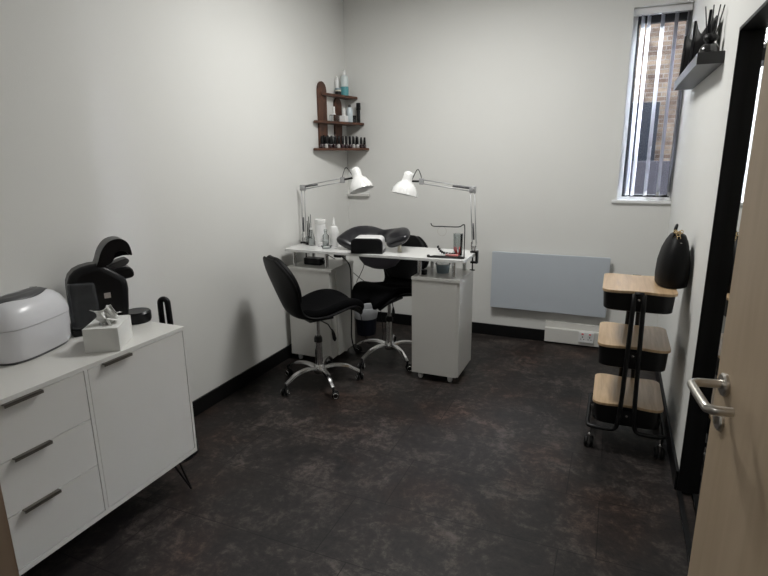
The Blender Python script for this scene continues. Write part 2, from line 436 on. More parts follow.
# ------------------------------------------------------------------ sideboard
SX0, SX1, SY0, SY1, SZ0, SZ1 = .02, .50, -3.67, -2.69, .16, .795
t = thing('sideboard', 'white sideboard with three drawers and a cupboard door on thin black legs', 'sideboard', ((SX0+SX1)/2, (SY0+SY1)/2, 0))
ox, oy = t.location.x, t.location.y
bm = bmesh.new(); th = .016
box(bm, SX0-ox, SX1-ox, SY0-oy, SY1-oy, SZ1-th, SZ1)
box(bm, SX0-ox, SX1-ox, SY0-oy, SY1-oy, SZ0, SZ0+.02)
box(bm, SX0-ox, SX1-ox, SY1-oy-.013, SY1-oy, SZ0+.02, SZ1-th)
box(bm, SX0-ox, SX1-ox, SY0-oy, SY0-oy+.013, SZ0+.02, SZ1-th)
DV = -3.203
box(bm, SX0-ox, SX1-ox, DV-.007-oy, DV+.007-oy, SZ0+.02, SZ1-th)
box(bm, SX0-ox, SX0-ox+.01, SY0-oy, SY1-oy, SZ0+.02, SZ1-th)
box(bm, SX0-ox, SX1-ox-.03, SY0-oy, SY1-oy, SZ0+.02, SZ1-th-.01)
link('carcass', bm, M['white'], t)
fx0, fx1 = SX1-ox-.018, SX1-ox-.001
def handle(parent, yc, z):
    bm = bmesh.new(); box(bm, fx1-.001, fx1+.016, yc-.066, yc+.066, z-.003, z); box(bm, fx1+.0135, fx1+.016, yc-.066, yc+.066, z-.011, z)
    link('handle', bm, M['darkhandle'], parent)
g_ = .0025
zt = SZ1-th-g_; zb = SZ0+.02+g_
d = link('cupboard_door', BX(fx0, fx1, DV+.007+g_-oy, SY1-.013-g_-oy, zb, zt), M['white'], t, bevel=.001)
handle(d, -3.066-oy, zt+.001)
hts = [zt, .582, .386, zb]
for i in range(3):
    d = link('drawer', BX(fx0, fx1, SY0+.013+g_-oy, DV-.007-g_-oy, hts[i+1]+(g_/2 if i < 2 else 0), hts[i]-(g_/2 if i else 0)), M['white'], t, bevel=.001)
    handle(d, -3.444-oy, hts[i]+.001)
for sx, sy in ((1, 1), (-1, 1), (1, -1), (-1, -1)):
    bm = bmesh.new(); cx, cy = sx*.2, sy*.40
    foot = (sx*.255, sy*.41, .004)
    tube(bm, [(cx, cy, SZ0), foot], .005, 8); tube(bm, [(cx+sx*.025, cy-sy*.05, SZ0), foot], .005, 8)
    box(bm, cx-.03, cx+.03, cy-.07, cy+.03, SZ0-.004, SZ0)
    link('leg', bm, M['black'], t, smooth=True, auto=40)

# ------------------------------------------------------------------ ultrasonic cleaner box on sideboard
t = thing('sterilising_box', 'large white rounded nail tool steriliser with dark grey lid panel on the sideboard', 'steriliser', (.135, -3.172, SZ1), radians(15))
t.scale = (1, 1, 1.05)
def loft(sections, n=40, e=3.2):
    """sections: (z, hx, hy, [cx, cy]) superellipse rings"""
    bm = bmesh.new(); rings = []
    for s in sections:
        z, hx, hy = s[:3]; cx, cy = (s[3], s[4]) if len(s) > 3 else (0, 0); r = []
        for k in range(n):
            a = 2*pi*k/n; c, s_ = cos(a), sin(a)
            r.append(bm.verts.new((cx+hx*math.copysign(abs(c)**(2/e), c), cy+hy*math.copysign(abs(s_)**(2/e), s_), z)))
        rings.append(r)
    for A, B in zip(rings, rings[1:]):
        for k in range(n): bm.faces.new((A[k], A[(k+1) % n], B[(k+1) % n], B[k]))
    bm.faces.new(rings[0][::-1]); bm.faces.new(rings[-1])
    return bm
link('base_ring', loft([(0, .100, .160), (.010, .103, .163)], 48), M['greyplastic'], t, smooth=True, auto=40)
link('tank_body', loft([(.010, .105, .166), (.025, .110, .172), (.10, .115, .178), (.128, .115, .178)], 48), M['cleaner'], t, smooth=True, auto=50)
LID = [(.130, .117, .180), (.145, .116, .179), (.170, .110, .172), (.195, .096, .157), (.214, .075, .135), (.226, .045, .10), (.230, .02, .06)]
link('lid', loft(LID, 48), M['cleaner'], t, smooth=True, auto=50)
# dark panel following the lid
def lidz(x, y, e=3.2):
    best = .130
    for (z0, a0, b0), (z1, a1, b1) in zip(LID, LID[1:]):
        f0 = (abs(x)/a0)**e+(abs(y)/b0)**e; f1 = (abs(x)/a1)**e+(abs(y)/b1)**e
        if f0 <= 1 and f1 > 1:
            s = (1-f0)/(f1-f0); return z0+(z1-z0)*min(1, max(0, s))
    return .230 if (abs(x)/.02)**e+(abs(y)/.06)**e <= 1 else best
bm = bmesh.new(); rows = []
for i in range(21):
    y = -.15+.29*i/20; hw = .030*math.sqrt(max(0.02, 1-(y/.157)**2))+.004; r = []
    for k in range(9):
        x = .035-.05*(abs(y)/.155)**2+(k/8-.5)*2*hw; r.append(bm.verts.new((x, y, lidz(x, y)+.0055)))
    rows.append(r)
for A, B in zip(rows, rows[1:]):
    for k in range(8): bm.faces.new((A[k], A[k+1], B[k+1], B[k]))
o = link('lid_panel', bm, M['greyplastic'], t, smooth=True); s_ = o.modifiers.new('s', 'SOLIDIFY'); s_.thickness = .004
link('lid_badge', BX(-.018, .006, .082, .094, .222, .2345), M['chrome'], t)
link('power_inlet', BX(-.03, .02, .168, .179, .02, .07), M['black'], t)

# ------------------------------------------------------------------ coffee machine
A_ = Vector((.5, .866, 0)); Bv = Vector((.866, -.5, 0))
t = thing('coffee_machine', 'black pod coffee machine with open head and smoky water tank on the sideboard', 'coffee machine', (.119, -2.912, SZ1), math.atan2(.866, .5))
def csm(poly, n=3):
    P = [Vector((a, b, 0)) for a, b in poly]; N_ = len(P); out = []
    for i in range(N_):
        a, b, c, d = P[i-1], P[i], P[(i+1) % N_], P[(i+2) % N_]
        for k in range(n):
            t_ = k/n; v = .5*((2*b)+(c-a)*t_+(2*a-5*b+4*c-d)*t_*t_+(3*b-a-3*c+d)*t_**3); out.append((v.x, max(0, v.y)))
    return out
def side(poly, w0, w1, name, m, parent=None, bevel=.012, smooth=True):
    if name in ('head_cover', 'pod_cavity', 'brew_head', 'locking_lever'): poly = csm(poly)
    return link(name, prism(poly, w0, w1, lambda a, b, h: (a, h, b)), m, parent or t, bevel=bevel, smooth=smooth, auto=45)
W_ = .062
side([(-.035, .0), (-.037, .10), (-.036, .20), (-.033, .235), (-.022, .262), (-.002, .283), (.025, .295), (.06, .302), (.09, .303), (.115, .296), (.14, .278), (.17, .254), (.195, .235), (.204, .20), (.205, .17), (.198, .09), (.185, 0)], -W_, W_, 'machine_body', M['blackgloss'], bevel=.03)
side([(-.045, .03), (-.04, .235), (.065, .228), (.075, .03)], -W_-.022, -W_+.012, 'water_tank', M['smoke'], bevel=.012)
side([(-.045, .0), (-.045, .03), (.08, .03), (.08, .0)], -W_-.022, W_-.002, 'tank_base', M['blackgloss'], bevel=.006)
hood = [(.085, .285), (.095, .315), (.112, .358), (.14, .392), (.173, .405), (.205, .400), (.227, .375), (.235, .328), (.222, .330), (.208, .345), (.180, .350), (.162, .335), (.155, .312), (.135, .295)]
side(hood, -.056, .056, 'head_cover', M['blackgloss'], bevel=.012)
side([(.10, .29), (.15, .30), (.165, .318), (.20, .326), (.233, .328), (.225, .372), (.19, .395), (.14, .385), (.11, .35)], -.040, .040, 'pod_cavity', M['cloth'], bevel=.003)
side([(.13, .262), (.134, .282), (.16, .296), (.211, .310), (.224, .298), (.211, .282), (.182, .272)], -.034, .034, 'locking_lever', M['greyplastic'], bevel=.004)
side([(.098, .29), (.157, .272), (.222, .270), (.235, .232), (.204, .219), (.104, .225)], -.048, .048, 'brew_head', M['blackgloss'], bevel=.008)
link('label_plate', BX(.098, .124, -W_-.0015, -W_+.002, .148, .172), mat('printed_label', (.42, .38, .36), .5, noise=.6, nscale=330), t)
link('brand_badge', BX(.2045, .2065, -.012, .012, .185, .2), M['chrome'], t)
link('drip_tray', LT([(0, 0), (.055, 0), (.062, .012), (.062, .045), (.056, .052), (0, .05)], (.235, 0, 0), (0, 0, 1), 32), M['blackgloss'], t, smooth=True, auto=40)
side([(.15, 0), (.15, .03), (.24, .03), (.24, 0)], -.04, .04, 'tray_arm', M['blackgloss'], bevel=.003)

# ------------------------------------------------------------------ tissue box
t = thing('tissue_box', 'white cardboard tissue box with a tissue pulled out in front of the coffee machine', 'tissue box', (.3865, -2.9935, SZ1), math.atan2(.075, .116))
link('carton', BX(-.066, .066, -.092, .092, 0, .098), mat('carton_white', (.74, .74, .72), .6), t, bevel=.0015)
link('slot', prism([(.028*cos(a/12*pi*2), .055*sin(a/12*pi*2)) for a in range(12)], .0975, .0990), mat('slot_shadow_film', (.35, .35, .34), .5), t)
def crumple(seed, sc, h):
    rnd = random.Random(seed); bm = bmesh.new(); n = 12; g = []
    for i in range(n+1):
        r = []
        for j in range(n+1):
            u, v = i/n, j/n-.5
            wdt = .45+.9*u
            x = sc*v*wdt+.010*sin(u*7+v*9+seed); y = .018*sin(v*11+seed)*(.4+u)+.012*sin(u*9)
            z = h*u*(1-.35*abs(v*2)**2)+.006*rnd.random()
            r.append(bm.verts.new((x, y, z)))
        g.append(r)
    for i in range(n):
        for j in range(n): bm.faces.new((g[i][j], g[i+1][j], g[i+1][j+1], g[i][j+1]))
    return bm
tis = link('tissue', crumple(1, .085, .070), M['paper'], t, smooth=True, loc=(0, -.01, .094)); tis.rotation_euler = (.25, .15, .5)
s_ = tis.modifiers.new('s', 'SOLIDIFY'); s_.thickness = .001
ti2 = link('tissue_fold', crumple(4, .09, .055), M['paper'], tis, smooth=True); ti2.rotation_euler = (.5, -.5, 1.4)

# ------------------------------------------------------------------ floor stand behind the sideboard
t = thing('floor_stand', 'black floor stand with an upright looped grip behind the end of the sideboard', 'stand', (.250, -2.539, 0))
link('stand_base', LT([(0, 0), (.115, 0), (.125, .01), (.12, .05), (.09, .075), (.03, .085), (0, .085)], origin=(-.045, -.015, 0), seg=36), M['blackgloss'], t, smooth=True, auto=50)
link('pole', TB([(-.01, 0, .08), (-.015, 0, .72)], .02), M['black'], t, smooth=True)
u_ = Vector((.92, .39, 0))
pts = [u_*-.019+Vector((0, 0, .70)), u_*-.019+Vector((0, 0, .82)), u_*-.016+Vector((0, 0, .85)), Vector((0, 0, .860)), u_*.016+Vector((0, 0, .85)), u_*.019+Vector((0, 0, .82)), u_*.022+Vector((0, 0, .70))]
link('grip', TB(bez([p+Vector((-.015, 0, 0)) for p in pts], 5), .0145, 12), M['black'], t, smooth=True)

# ------------------------------------------------------------------ manicure desk
DZ = .88
t = thing('manicure_desk', 'white manicure desk on two cabinet pedestals with short chrome posts', 'desk', (.73, -.96, 0))
dx, dyy = t.location.x, t.location.y
link('desktop', prism(rrect(.04-dx, 1.41-dx, -1.165-dyy, -.77-dyy, .025), DZ-.02, DZ), M['whitegloss'], t, bevel=.002)
for px0, px1, nm in ((.05, .405, 'L'), (1.045, 1.365, 'R')):
    zt = .742
    p = link('pedestal', BX(px0-dx, px1-dx, -1.145-dyy, -.775-dyy, .05, zt), M['white'], t, bevel=.0015)
    if nm == 'R':
        link('pedestal_door', BX(px1-dx, px1-dx+.015, -1.142-dyy, -.778-dyy, .055, zt-.02), M['white'], p, bevel=.001)
        link('top_board', BX(px0-dx-.002, px1-dx+.016, -1.149-dyy, -.773-dyy, zt-.018, zt+.001), M['white'], p)
    else:
        link('pedestal_door', BX(px1-dx, px1-dx+.015, -1.06-dyy, -.778-dyy, .055, zt-.02), M['white'], p, bevel=.001)
        link('top_board', BX(px0-dx-.002, px1-dx+.016, -1.149-dyy, -.773-dyy, zt-.018, zt+.001), M['white'], p)
    for cx in (px0+.04, px1-.04):
        for cy in (-1.10, -.82):
            link('post', LT([(.014, zt), (.014, DZ-.02)], (cx-dx, cy-dyy, 0), seg=14), M['chrome'], t, smooth=True)
            link('caster', LT([(0, 0), (.013, 0), (.018, .010), (.018, .03), (.012, .05), (0, .05)], (cx-dx+(.012 if cx < px0+.1 else -.012), cy-dyy, 0), seg=16), M['whiteplastic'], t, smooth=True, auto=50)
# items on the pedestals
t = thing('power_adapter', 'black rounded power box on the left pedestal under the desktop', 'power box', (.20, -1.0, .743))
link('adapter_case', prism(rrect(-.075, .075, -.04, .04, .02), 0, .05), M['blackgloss'], t, bevel=.006)
link('adapter_plug', BX(.075, .085, -.012, .012, .012, .034), M['black'], t)
t = thing('plastic_tub', 'blue grey ribbed plastic tub on the right pedestal under the desktop', 'tub', (1.205, -.95, .743))
link('tub_body', LT([(0, 0), (.042, 0), (.05, .055), (.052, .062), (.046, .06), (.04, .006), (0, .006)], seg=30), M['bluegrey'], t, smooth=True, auto=40)
link('tub_lid', LT([(0, .062), (.053, .062), (.053, .068), (0, .07)], seg=30), M['clear'], t, smooth=True, auto=40)
t = thing('small_jar', 'small round black pot at the left edge of the right pedestal top', 'pot', (1.10, -1.05, .743))
link('jar_body', LT([(0, 0), (.02, 0), (.022, .02), (0, .02)], seg=20), M['black'], t, smooth=True, auto=40)
link('jar_lid', LT([(0, .02), (.023, .02), (.022, .032), (0, .034)], seg=20), M['blackgloss'], t, smooth=True, auto=40)
# cables
def cable(pts, label, r=.0035, m='black', name='power_cable'):
    o = link(name, TB(bez(pts, 6), r, 8), M[m], smooth=True); tag(o, label, 'cable'); return o
cable([(.375, -.90, .80), (.42, -.90, .770), (.455, -.90, .71), (.459, -.90, .54), (.455, -.90, .30), (.452, -.90, .15), (.46, -.86, .03), (.49, -.83, .006), (.55, -.82, .006)], 'thick black cable hanging from the desktop down beside the left pedestal', .0055)
cable([(.15, -.74, .78), (.24, -.738, .735), (.33, -.735, .682), (.45, -.735, .60), (.54, -.735, .54), (.60, -.70, .42), (.60, -.62, .15), (.58, -.60, .004)], 'thin black cable sagging down to the right from behind the left pedestal', .003)
cable([(.508, -.765, .858), (.506, -.745, .79), (.495, -.74, .70), (.459, -.74, .62), (.425, -.735, .54), (.43, -.69, .3), (.46, -.65, .06), (.48, -.62, .004)], 'thin black cable dropping from the desktop and leaning left behind the desk', .003)
t = thing('cable_box', 'small black cable box hung under the desktop by the left pedestal', 'box', (.385, -.945, .80))
link('cable_box_case', BX(-.03, .03, -.03, .03, 0, .06), M['black'], t, bevel=.004)

# ------------------------------------------------------------------ stools
def make_chair(label, loc, rz, group, ls=1):
    t = thing('salon_chair', label, 'chair', loc, rz, group)
    prof = [(.265, .500, .100), (.255, .528, .165), (.19, .555, .215), (.08, .540, .240), (-.02, .505, .225), (-.11, .500, .195), (-.18, .520, .165), (-.215, .575, .150), (-.24, .650, .185), (-.262, .730, .222), (-.285, .810, .215), (-.307, .885, .152), (-.322, .925, .085)]
    n = 12
    def shell(scale, off, i0, i1, name, m, thick, parent=t, sub=2):
        bm = bmesh.new(); g = []
        for i in range(i0, i1+1):
            x, z, w = prof[i]
            a = prof[max(0, i-1)]; b = prof[min(len(prof)-1, i+1)]
            tx, tz = b[0]-a[0], b[1]-a[1]; l = math.hypot(tx, tz); nx, nz = tz/l, -tx/l   # normal to the sitter side
            edge = min((i-i0), (i1-i))
            w2 = w*scale
            if scale < 1 and edge == 0: w2 *= .72
            r = []
            f = i/(len(prof)-1)
            for k in range(n+1):
                v = k/n*2-1
                seat = max(0, 1-i/6.5)
                lift = .030*abs(v)**2*(1, 1, 1, 1, 1, 1, 1.2, 1.3, 1.3, 1.2, .9, .4, .1)[i]                  # curl of the edges
                notch = -.045*(1-abs(v))**1.5*max(0, 1-i/2.0)                # front notch between the thighs
                droop = -.05*abs(v)**3*max(0, 1-i/2.2)
                o_ = off+lift
                r.append(bm.verts.new((x+nx*o_+notch, v*w2, z+nz*o_+droop)))
            g.append(r)
        for A, B in zip(g, g[1:]):
            for k in range(n): bm.faces.new((A[k], A[k+1], B[k+1], B[k]))
        bmesh.ops.recalc_face_normals(bm, faces=bm.faces)
        o = link(name, bm, m, parent, smooth=True)
        s = o.modifiers.new('s', 'SOLIDIFY'); s.thickness = thick; s.offset = 0
        q = o.modifiers.new('u', 'SUBSURF'); q.levels = sub; q.render_levels = sub
        return o
    shell(1, 0, 0, 12, 'shell', M['leather'], .02)
    shell(.90, .026, 0, 6, 'seat', M['cloth'], .055)
    shell(.90, .024, 7, 12, 'backrest', M['leather'], .036)
    link('gas_column', LT([(.030, .085), (.027, .10), (.025, .315)], seg=20), M['chrome'], t, smooth=True, auto=40)
    link('column_collar', LT([(0, .305), (.029, .305), (.029, .33), (.022, .345), (0, .345)], seg=20), M['black'], t, smooth=True, auto=40)
    link('piston', LT([(.0145, .33), (.0145, .475)], seg=16), M['chrome'], t, smooth=True)
    link('seat_plate', BX(-.09, .09, -.07, .07, .470, .488), M['black'], t, bevel=.004)
    lv = link('height_lever', TB([(.0, -.05*ls, .468), (.02, -.12*ls, .455), (.03, -.155*ls, .42)], .004, 8), M['black'], t, smooth=True)
    link('lever_paddle', TB([(.03, -.155*ls, .43), (.034, -.165*ls, .40), (.038, -.172*ls, .365), (.039, -.174*ls, .35)], [.005, .012, .014, .006], 10), M['black'], lv, smooth=True)
    link('base_hub', LT([(0, .075), (.036, .078), (.04, .095), (.038, .125), (.028, .14), (0, .14)], seg=24), M['chrome'], t, smooth=True, auto=40)
    return t
def chair_base(t, a0, rr=.29):
    for k in range(5):
        a = radians(a0+72*k); c, s = cos(a), sin(a)
        P = lambda r, z: (r*c, r*s, z)
        bm = bmesh.new()
        pts = bez([P(.03, .112), P(.10, .128), P(.19, .118), P(rr-.04, .092), P(rr, .070)], 5)
        n = len(pts)
        # flattened arm
        rings = []
        for i, p in enumerate(pts):
            w = .020-.006*i/n; h = .010
            pr = Vector((-s, c, 0))
            rings.append([bm.verts.new(p+pr*x*w+Vector((0, 0, z*h))) for x, z in ((-1, -.7), (-.8, .7), (0, 1), (.8, .7), (1, -.7), (0, -.9))])
        for A, B in zip(rings, rings[1:]):
            for q in range(6): bm.faces.new((A[q], A[(q+1) % 6], B[(q+1) % 6], B[q]))
        bm.faces.new(rings[0][::-1]); bm.faces.new(rings[-1]); bmesh.ops.recalc_face_normals(bm, faces=bm.faces)
        link('base_arm', bm, M['chrome'], t, smooth=True, auto=60)
        ca = a+radians(40+33*k); q = Vector((cos(ca), sin(ca), 0)); cp = Vector(P(rr+.003, 0))+q*.012
        sd = Vector((-q.y, q.x, 0))
        bm = bmesh.new()
        for sgn in (-1, 1):
            lathe(bm, [(0, -.008), (.021, -.008), (.025, -.004), (.025, .004), (.021, .008), (0, .008)], cp+sd*sgn*.014+Vector((0, 0, .025)), sd, 18)
        cs = link('caster', bm, M['black'], t, smooth=True, auto=40)
        for sgn in (-1, 1):
            bm = bmesh.new(); o_ = cp+sd*sgn*.0225+Vector((0, 0, .025)); tube(bm, [o_+(Vector((0, 0, 1))*cos(x)+q*sin(x))*.017 for x in [2*pi*i/16 for i in range(16)]], .003, 6, True)
            link('wheel_trim', bm, M['chrome'], cs, smooth=True)
        link('caster_stem', TB([P(rr, .075), P(rr, .045), cp+Vector((0, 0, .03))], .008, 8), M['black'], cs, smooth=True)
ch1 = make_chair('black butterfly stool chair with curved leather back in front of the left pedestal', (.472, -1.45, 0), radians(56), 'salon chairs at the desk')
chair_base(ch1, -113-57, .28)
ch2 = make_chair('black butterfly stool chair tucked under the middle of the desk', (.75, -.84, 0), radians(-100), 'salon chairs at the desk', -.35)
chair_base(ch2, -113+100, .29)

o = link('dust_bag', (lambda bm: (lathe(bm, [(0, -.115), (.06, -.108), (.12, -.085), (.155, -.045), (.165, 0), (0, 0)], seg=32), [setattr(v, 'co', Vector((v.co.x, v.co.y*.6, v.co.z))) for v in bm.verts], bm)[-1])(bmesh.new()), M['purplegrey'], smooth=True, auto=60, loc=(.745, -1.0, .859))
tag(o, 'rounded grey fabric dust bag hanging under the middle of the desktop', 'dust bag')

# ------------------------------------------------------------------ waste bin
t = thing('waste_bin', 'navy waste bin with a white liner on the floor behind the stools', 'bin', (.325, -.36, 0))
link('bin_body', LT([(0, 0), (.085, 0), (.095, .15), (.100, .22), (.094, .22), (.08, .01), (0, .01)], seg=32), M['blue'], t, smooth=True, auto=40)
link('bin_liner', LT([(.099, .15), (.106, .19), (.104, .245), (.098, .25), (.092, .24), (.09, .18)], seg=32), M['liner'], t, smooth=True)

# ------------------------------------------------------------------ swing arm lamps
def lamp(label, base, elbow, head, cap, opening, rad, clampside, clamp_at):
    t = thing('desk_lamp', label, 'lamp', base)
    b = Vector(base); E, Hd, Cp, Op = [Vector(v)-b for v in (elbow, head, cap, opening)]
    link('clamp', (lambda bm: (box(bm, -.022, .022, -.02, .02, 0, .012), box(bm, clampside*.022-.007*1, clampside*.022+.007, -.018, .018, -.075, .012), box(bm, min(-clampside*.02, clampside*.022), max(-clampside*.02, clampside*.022), -.016, .016, -.075, -.062), tube(bm, [(-clampside*.008, 0, -.13), (-clampside*.008, 0, -.025)], .005, 8), tube(bm, [(-clampside*.008, 0, -.028), (-clampside*.008, 0, -.0205)], .014, 12), tube(bm, [(-clampside*.008-.018, 0, -.125), (-clampside*.008+.018, 0, -.125)], .004, 8), bm)[-1])(bmesh.new()), M['black'], t, smooth=True, auto=40)
    link('base_bracket', (lambda bm: (box(bm, -.019, -.013, -.012, .012, .012, .075), box(bm, .013, .019, -.012, .012, .012, .075), tube(bm, [(0, 0, .012), (0, 0, .045)], .012, 12), bm)[-1])(bmesh.new()), M['chrome'], t, smooth=True, auto=40)
    up = Vector((0, 0, 1)); hx = Vector((1, 0, 0))
    bm = bmesh.new()
    o1 = hx*.014
    for s in (-1, 1):
        tube(bm, [Vector((0, 0, .06))+o1*s, E+o1*s+up*(-.01)], .0038, 8)
    link('lower_arm', bm, M['armmetal'], t, smooth=True)
    link('spring', TB([Vector((0, 0, .09))-hx*.004, Vector((0, 0, .09))-hx*.004+(E-Vector((0, 0, .09)))*.33], .006, 8), M['greyplastic'], t, smooth=True)
    d_ = (Hd-E).normalized(); pp = Vector((-d_.z, 0, d_.x)); pp = pp if pp.z > 0 else -pp
    link('elbow_joint', (lambda bm: (box(bm, E.x-.024, E.x+.024, E.y-.008, E.y+.008, E.z-.022, E.z+.022), lathe(bm, [(0, -.014), (.014, -.014), (.014, .014), (0, .014)], E, (0, 1, 0), 16), bm)[-1])(bmesh.new()), M['armmetal'], t, smooth=True, auto=40, bevel=.003)
    bm = bmesh.new()
    for s in (-1, 1): tube(bm, [E+pp*.013*s, Hd+pp*.013*s], .0038, 8)
    link('upper_arm', bm, M['armmetal'], t, smooth=True)
    link('spring', TB([E+pp*.004, E+(Hd-E)*.38+pp*.002], .0058, 8), M['greyplastic'], t, smooth=True)
    link('head_joint', (lambda bm: (box(bm, Hd.x-.016, Hd.x+.016, Hd.y-.010, Hd.y+.010, Hd.z-.022, Hd.z+.022), bm)[-1])(bmesh.new()), M['armmetal'], t, bevel=.004)
    ax = (Op-Cp); L_ = ax.length; ax.normalize()
    pr = [(0, 0), (.018, .002), (.030, .010), (.036, .024), (.037, .055), (.039, L_*.46), (.056, L_*.52), (rad*.78, L_*.66), (rad*.94, L_*.82), (rad, L_), (rad*.97, L_), (rad*.9, L_*.82), (rad*.7, L_*.68), (.03, L_*.56), (0, L_*.55)]
    sh = link('lamp_shade', LT(pr, Cp, ax, 36), M['whitegloss'], t, smooth=True, auto=60)
    link('bulb', LT([(0, L_*.5), (.02, L_*.56), (.03, L_*.72), (.024, L_*.84), (0, L_*.88)], Cp, ax, 18), M['whiteplastic'], sh, smooth=True)
    k1 = Cp+ax*L_*.42
    link('swivel_neck', TB([Hd, k1+(Hd-k1).normalized()*.03], .007, 8), M['black'], t, smooth=True)
    link('lamp_cable', TB(bez([Hd+up*.02, Hd+up*.048+(Cp-Hd)*.1, Hd+up*.056+(Cp-Hd)*.35, Cp+ax*.05+(Hd-Cp).normalized()*.035], 6), .003, 6), M['black'], t, smooth=True)
    return t
lamp('white swing arm desk lamp at the left end of the desk', (.054, -.885, DZ), (.060, -.885, 1.308), (.405, -.885, 1.370), (.505, -.885, 1.460), (.568, -.905, 1.300), .092, -1, 0)
lamp('white swing arm desk lamp clamped to the right end of the desk', (1.398, -.855, DZ), (1.377, -.855, 1.312), (1.010, -.855, 1.362), (.918, -.855, 1.432), (.890, -.885, 1.272), .096, 1, 0)

# ------------------------------------------------------------------ arm rest cushion and nail lamp
t = thing('armrest_cushion', 'black horseshoe shaped padded arm rest lying on the middle of the desk', 'cushion', (.70, -.95, DZ))
path = bez([(-.19, -.13, .032), (-.185, -.06, .055), (-.15, .01, .098), (-.085, .06, .108), (0, .075, .088), (.09, .06, .098), (.157, .01, .110), (.19, -.055, .092), (.195, -.115, .062)], 5)
bm = bmesh.new(); rings = []; n = len(path)
for i, p in enumerate(path):
    tg = (path[min(n-1, i+1)]-path[max(0, i-1)]).normalized(); s = Vector((tg.y, -tg.x, 0)).normalized(); upv = s.cross(tg)
    if upv.z < 0: upv = -upv
    e_ = min(i, n-1-i); k = (.45, .8, .95)[e_] if e_ < 3 else 1
    k *= .80+.28*min(1, abs(i/(n-1)-.5)*3); ww, hh = .088*k, .032*k
    cen = p
    p = p*1; tilt = s*cos(.45)-upv*sin(.45)*1
    up2 = tilt.cross(tg)
    if up2.z < 0: up2 = -up2
    rings.append([bm.verts.new(cen+tilt*ww*math.copysign(abs(cos(a))**.8, cos(a))+up2*hh*math.copysign(abs(sin(a))**.8, sin(a))) for a in [2*pi*q/16 for q in range(16)]])
for A, B in zip(rings, rings[1:]):
    for q in range(16): bm.faces.new((A[q], A[(q+1) % 16], B[(q+1) % 16], B[q]))
bm.faces.new(rings[0][::-1]); bm.faces.new(rings[-1]); bmesh.ops.recalc_face_normals(bm, faces=bm.faces)
link('pad', bm, M['greyleather'], t, smooth=True, sub=1)
for fx, fy_ in ((-.16, -.03), (.2, -.05), (0, .06)):
    link('foot', LT([(0, 0), (.016, 0), (.012, .02), (.012, .06), (0, .06)], (fx, fy_, 0), seg=14), M['cream'], t, smooth=True, auto=40)
t = thing('nail_lamp', 'white topped nail drying lamp with a black open front inside the arm rest', 'nail lamp', (.690, -1.06, DZ), radians(14))
def arch(x0, x1, z0, z1, r, y0, y1, name, m, parent, bevel=.003):
    pts = [(x0, z0)]+[(x0+r-r*cos(a), z1-r+r*sin(a)) for a in [pi/2*k/6 for k in range(7)]]+[(x1-r+r*sin(a), z1-r+r*cos(a)) for a in [pi/2*k/6 for k in range(7)]]+[(x1, z0)]
    return link(name, prism(pts, y0, y1, lambda a, b, h: (a, h, b)), m, parent, bevel=bevel, smooth=True, auto=40)
arch(-.105, .105, .012, .108, .035, -.085, .07, 'lamp_housing', M['whiteplastic'], t)
arch(-.112, .112, 0, .106, .035, -.100, -.080, 'front_rim', M['black'], t)
arch(-.108, .108, .006, .100, .035, -.102, -.05, 'front_opening', M['blackgloss'], t)
link('base_plate', prism(rrect(-.112, .112, -.098, .068, .02), 0, .014), M['black'], t, bevel=.002)

# ------------------------------------------------------------------ bottles and things on left of the desk
def bottle(name, label, cat, loc, parts, group=None):
    t = thing(name, label, cat, loc, 0, group)
    for nm, prof, m in parts: link(nm, LT(prof, seg=22), M[m] if isinstance(m, str) else m, t, smooth=True, auto=40)
    return t
cyl = lambda r, z0, z1, b=.003: [(0, z0), (r-b, z0), (r, z0+b), (r, z1-b), (r-b, z1), (0, z1)]
t = thing('brush_pot', 'small clear pot with a black base holding brushes at the left of the desk', 'pot', (.118, -.93, DZ))
link('pot', LT([(0, 0), (.02, 0), (.022, .06), (.020, .06), (.018, .004), (0, .004)], seg=20), M['clear'], t, smooth=True, auto=40)
link('pot_base', LT(cyl(.023, 0, .018), seg=20), M['black'], t, smooth=True, auto=40)
for q, (bx_, by_, bh) in enumerate(((.006, .0, .215), (-.008, .006, .18), (.012, -.008, .165))):
    br = link('nail_brush', TB([(bx_*.3, by_*.3, .006), (bx_*1.0, by_*1.0, .05), (bx_*1.3, by_*1.3, bh*.6), (bx_*1.6, by_*1.6, bh)], [.003, .004, .0045, .003], 8), M['black'], None, smooth=True, loc=(.118, -.93, DZ))
    tag(br, 'thin black brush standing in the small clear pot at the left of the desk', 'brush', 'brushes in the clear pot')
bottle('spray_bottle', 'clear bottle with a tall thin dark dropper stick beside the white canister', 'bottle', (.158, -.955, DZ), [('bottle_body', [(0, 0), (.024, 0), (.026, .01), (.024, .06), (.012, .10), (.010, .12), (0, .12)], 'clear'), ('liquid', [(0, .002), (.021, .003), (.022, .05), (0, .05)], 'whiteplastic'), ('dropper_stick', cyl(.0025, .05, .235, .001), 'greyplastic'), ('bottle_cap', cyl(.011, .118, .135), 'whiteplastic')])
bottle('canister', 'tall wide white canister on the left part of the desk', 'canister', (.232, -.94, DZ), [('canister_body', cyl(.040, 0, .165), 'whiteplastic'), ('canister_lid', cyl(.042, .166, .2), 'whitegloss')])
bottle('pump_bottle', 'tall white bottle with a pointed nozzle beside the arm rest cushion', 'bottle', (.352, -.95, DZ), [('bottle_body', [(0, 0), (.028, 0), (.031, .004), (.031, .13), (.026, .148), (.014, .155), (0, .155)], 'whiteplastic'), ('nozzle', [(.013, .153), (.013, .175), (.010, .182), (.006, .215), (0, .217)], 'whitegloss')])
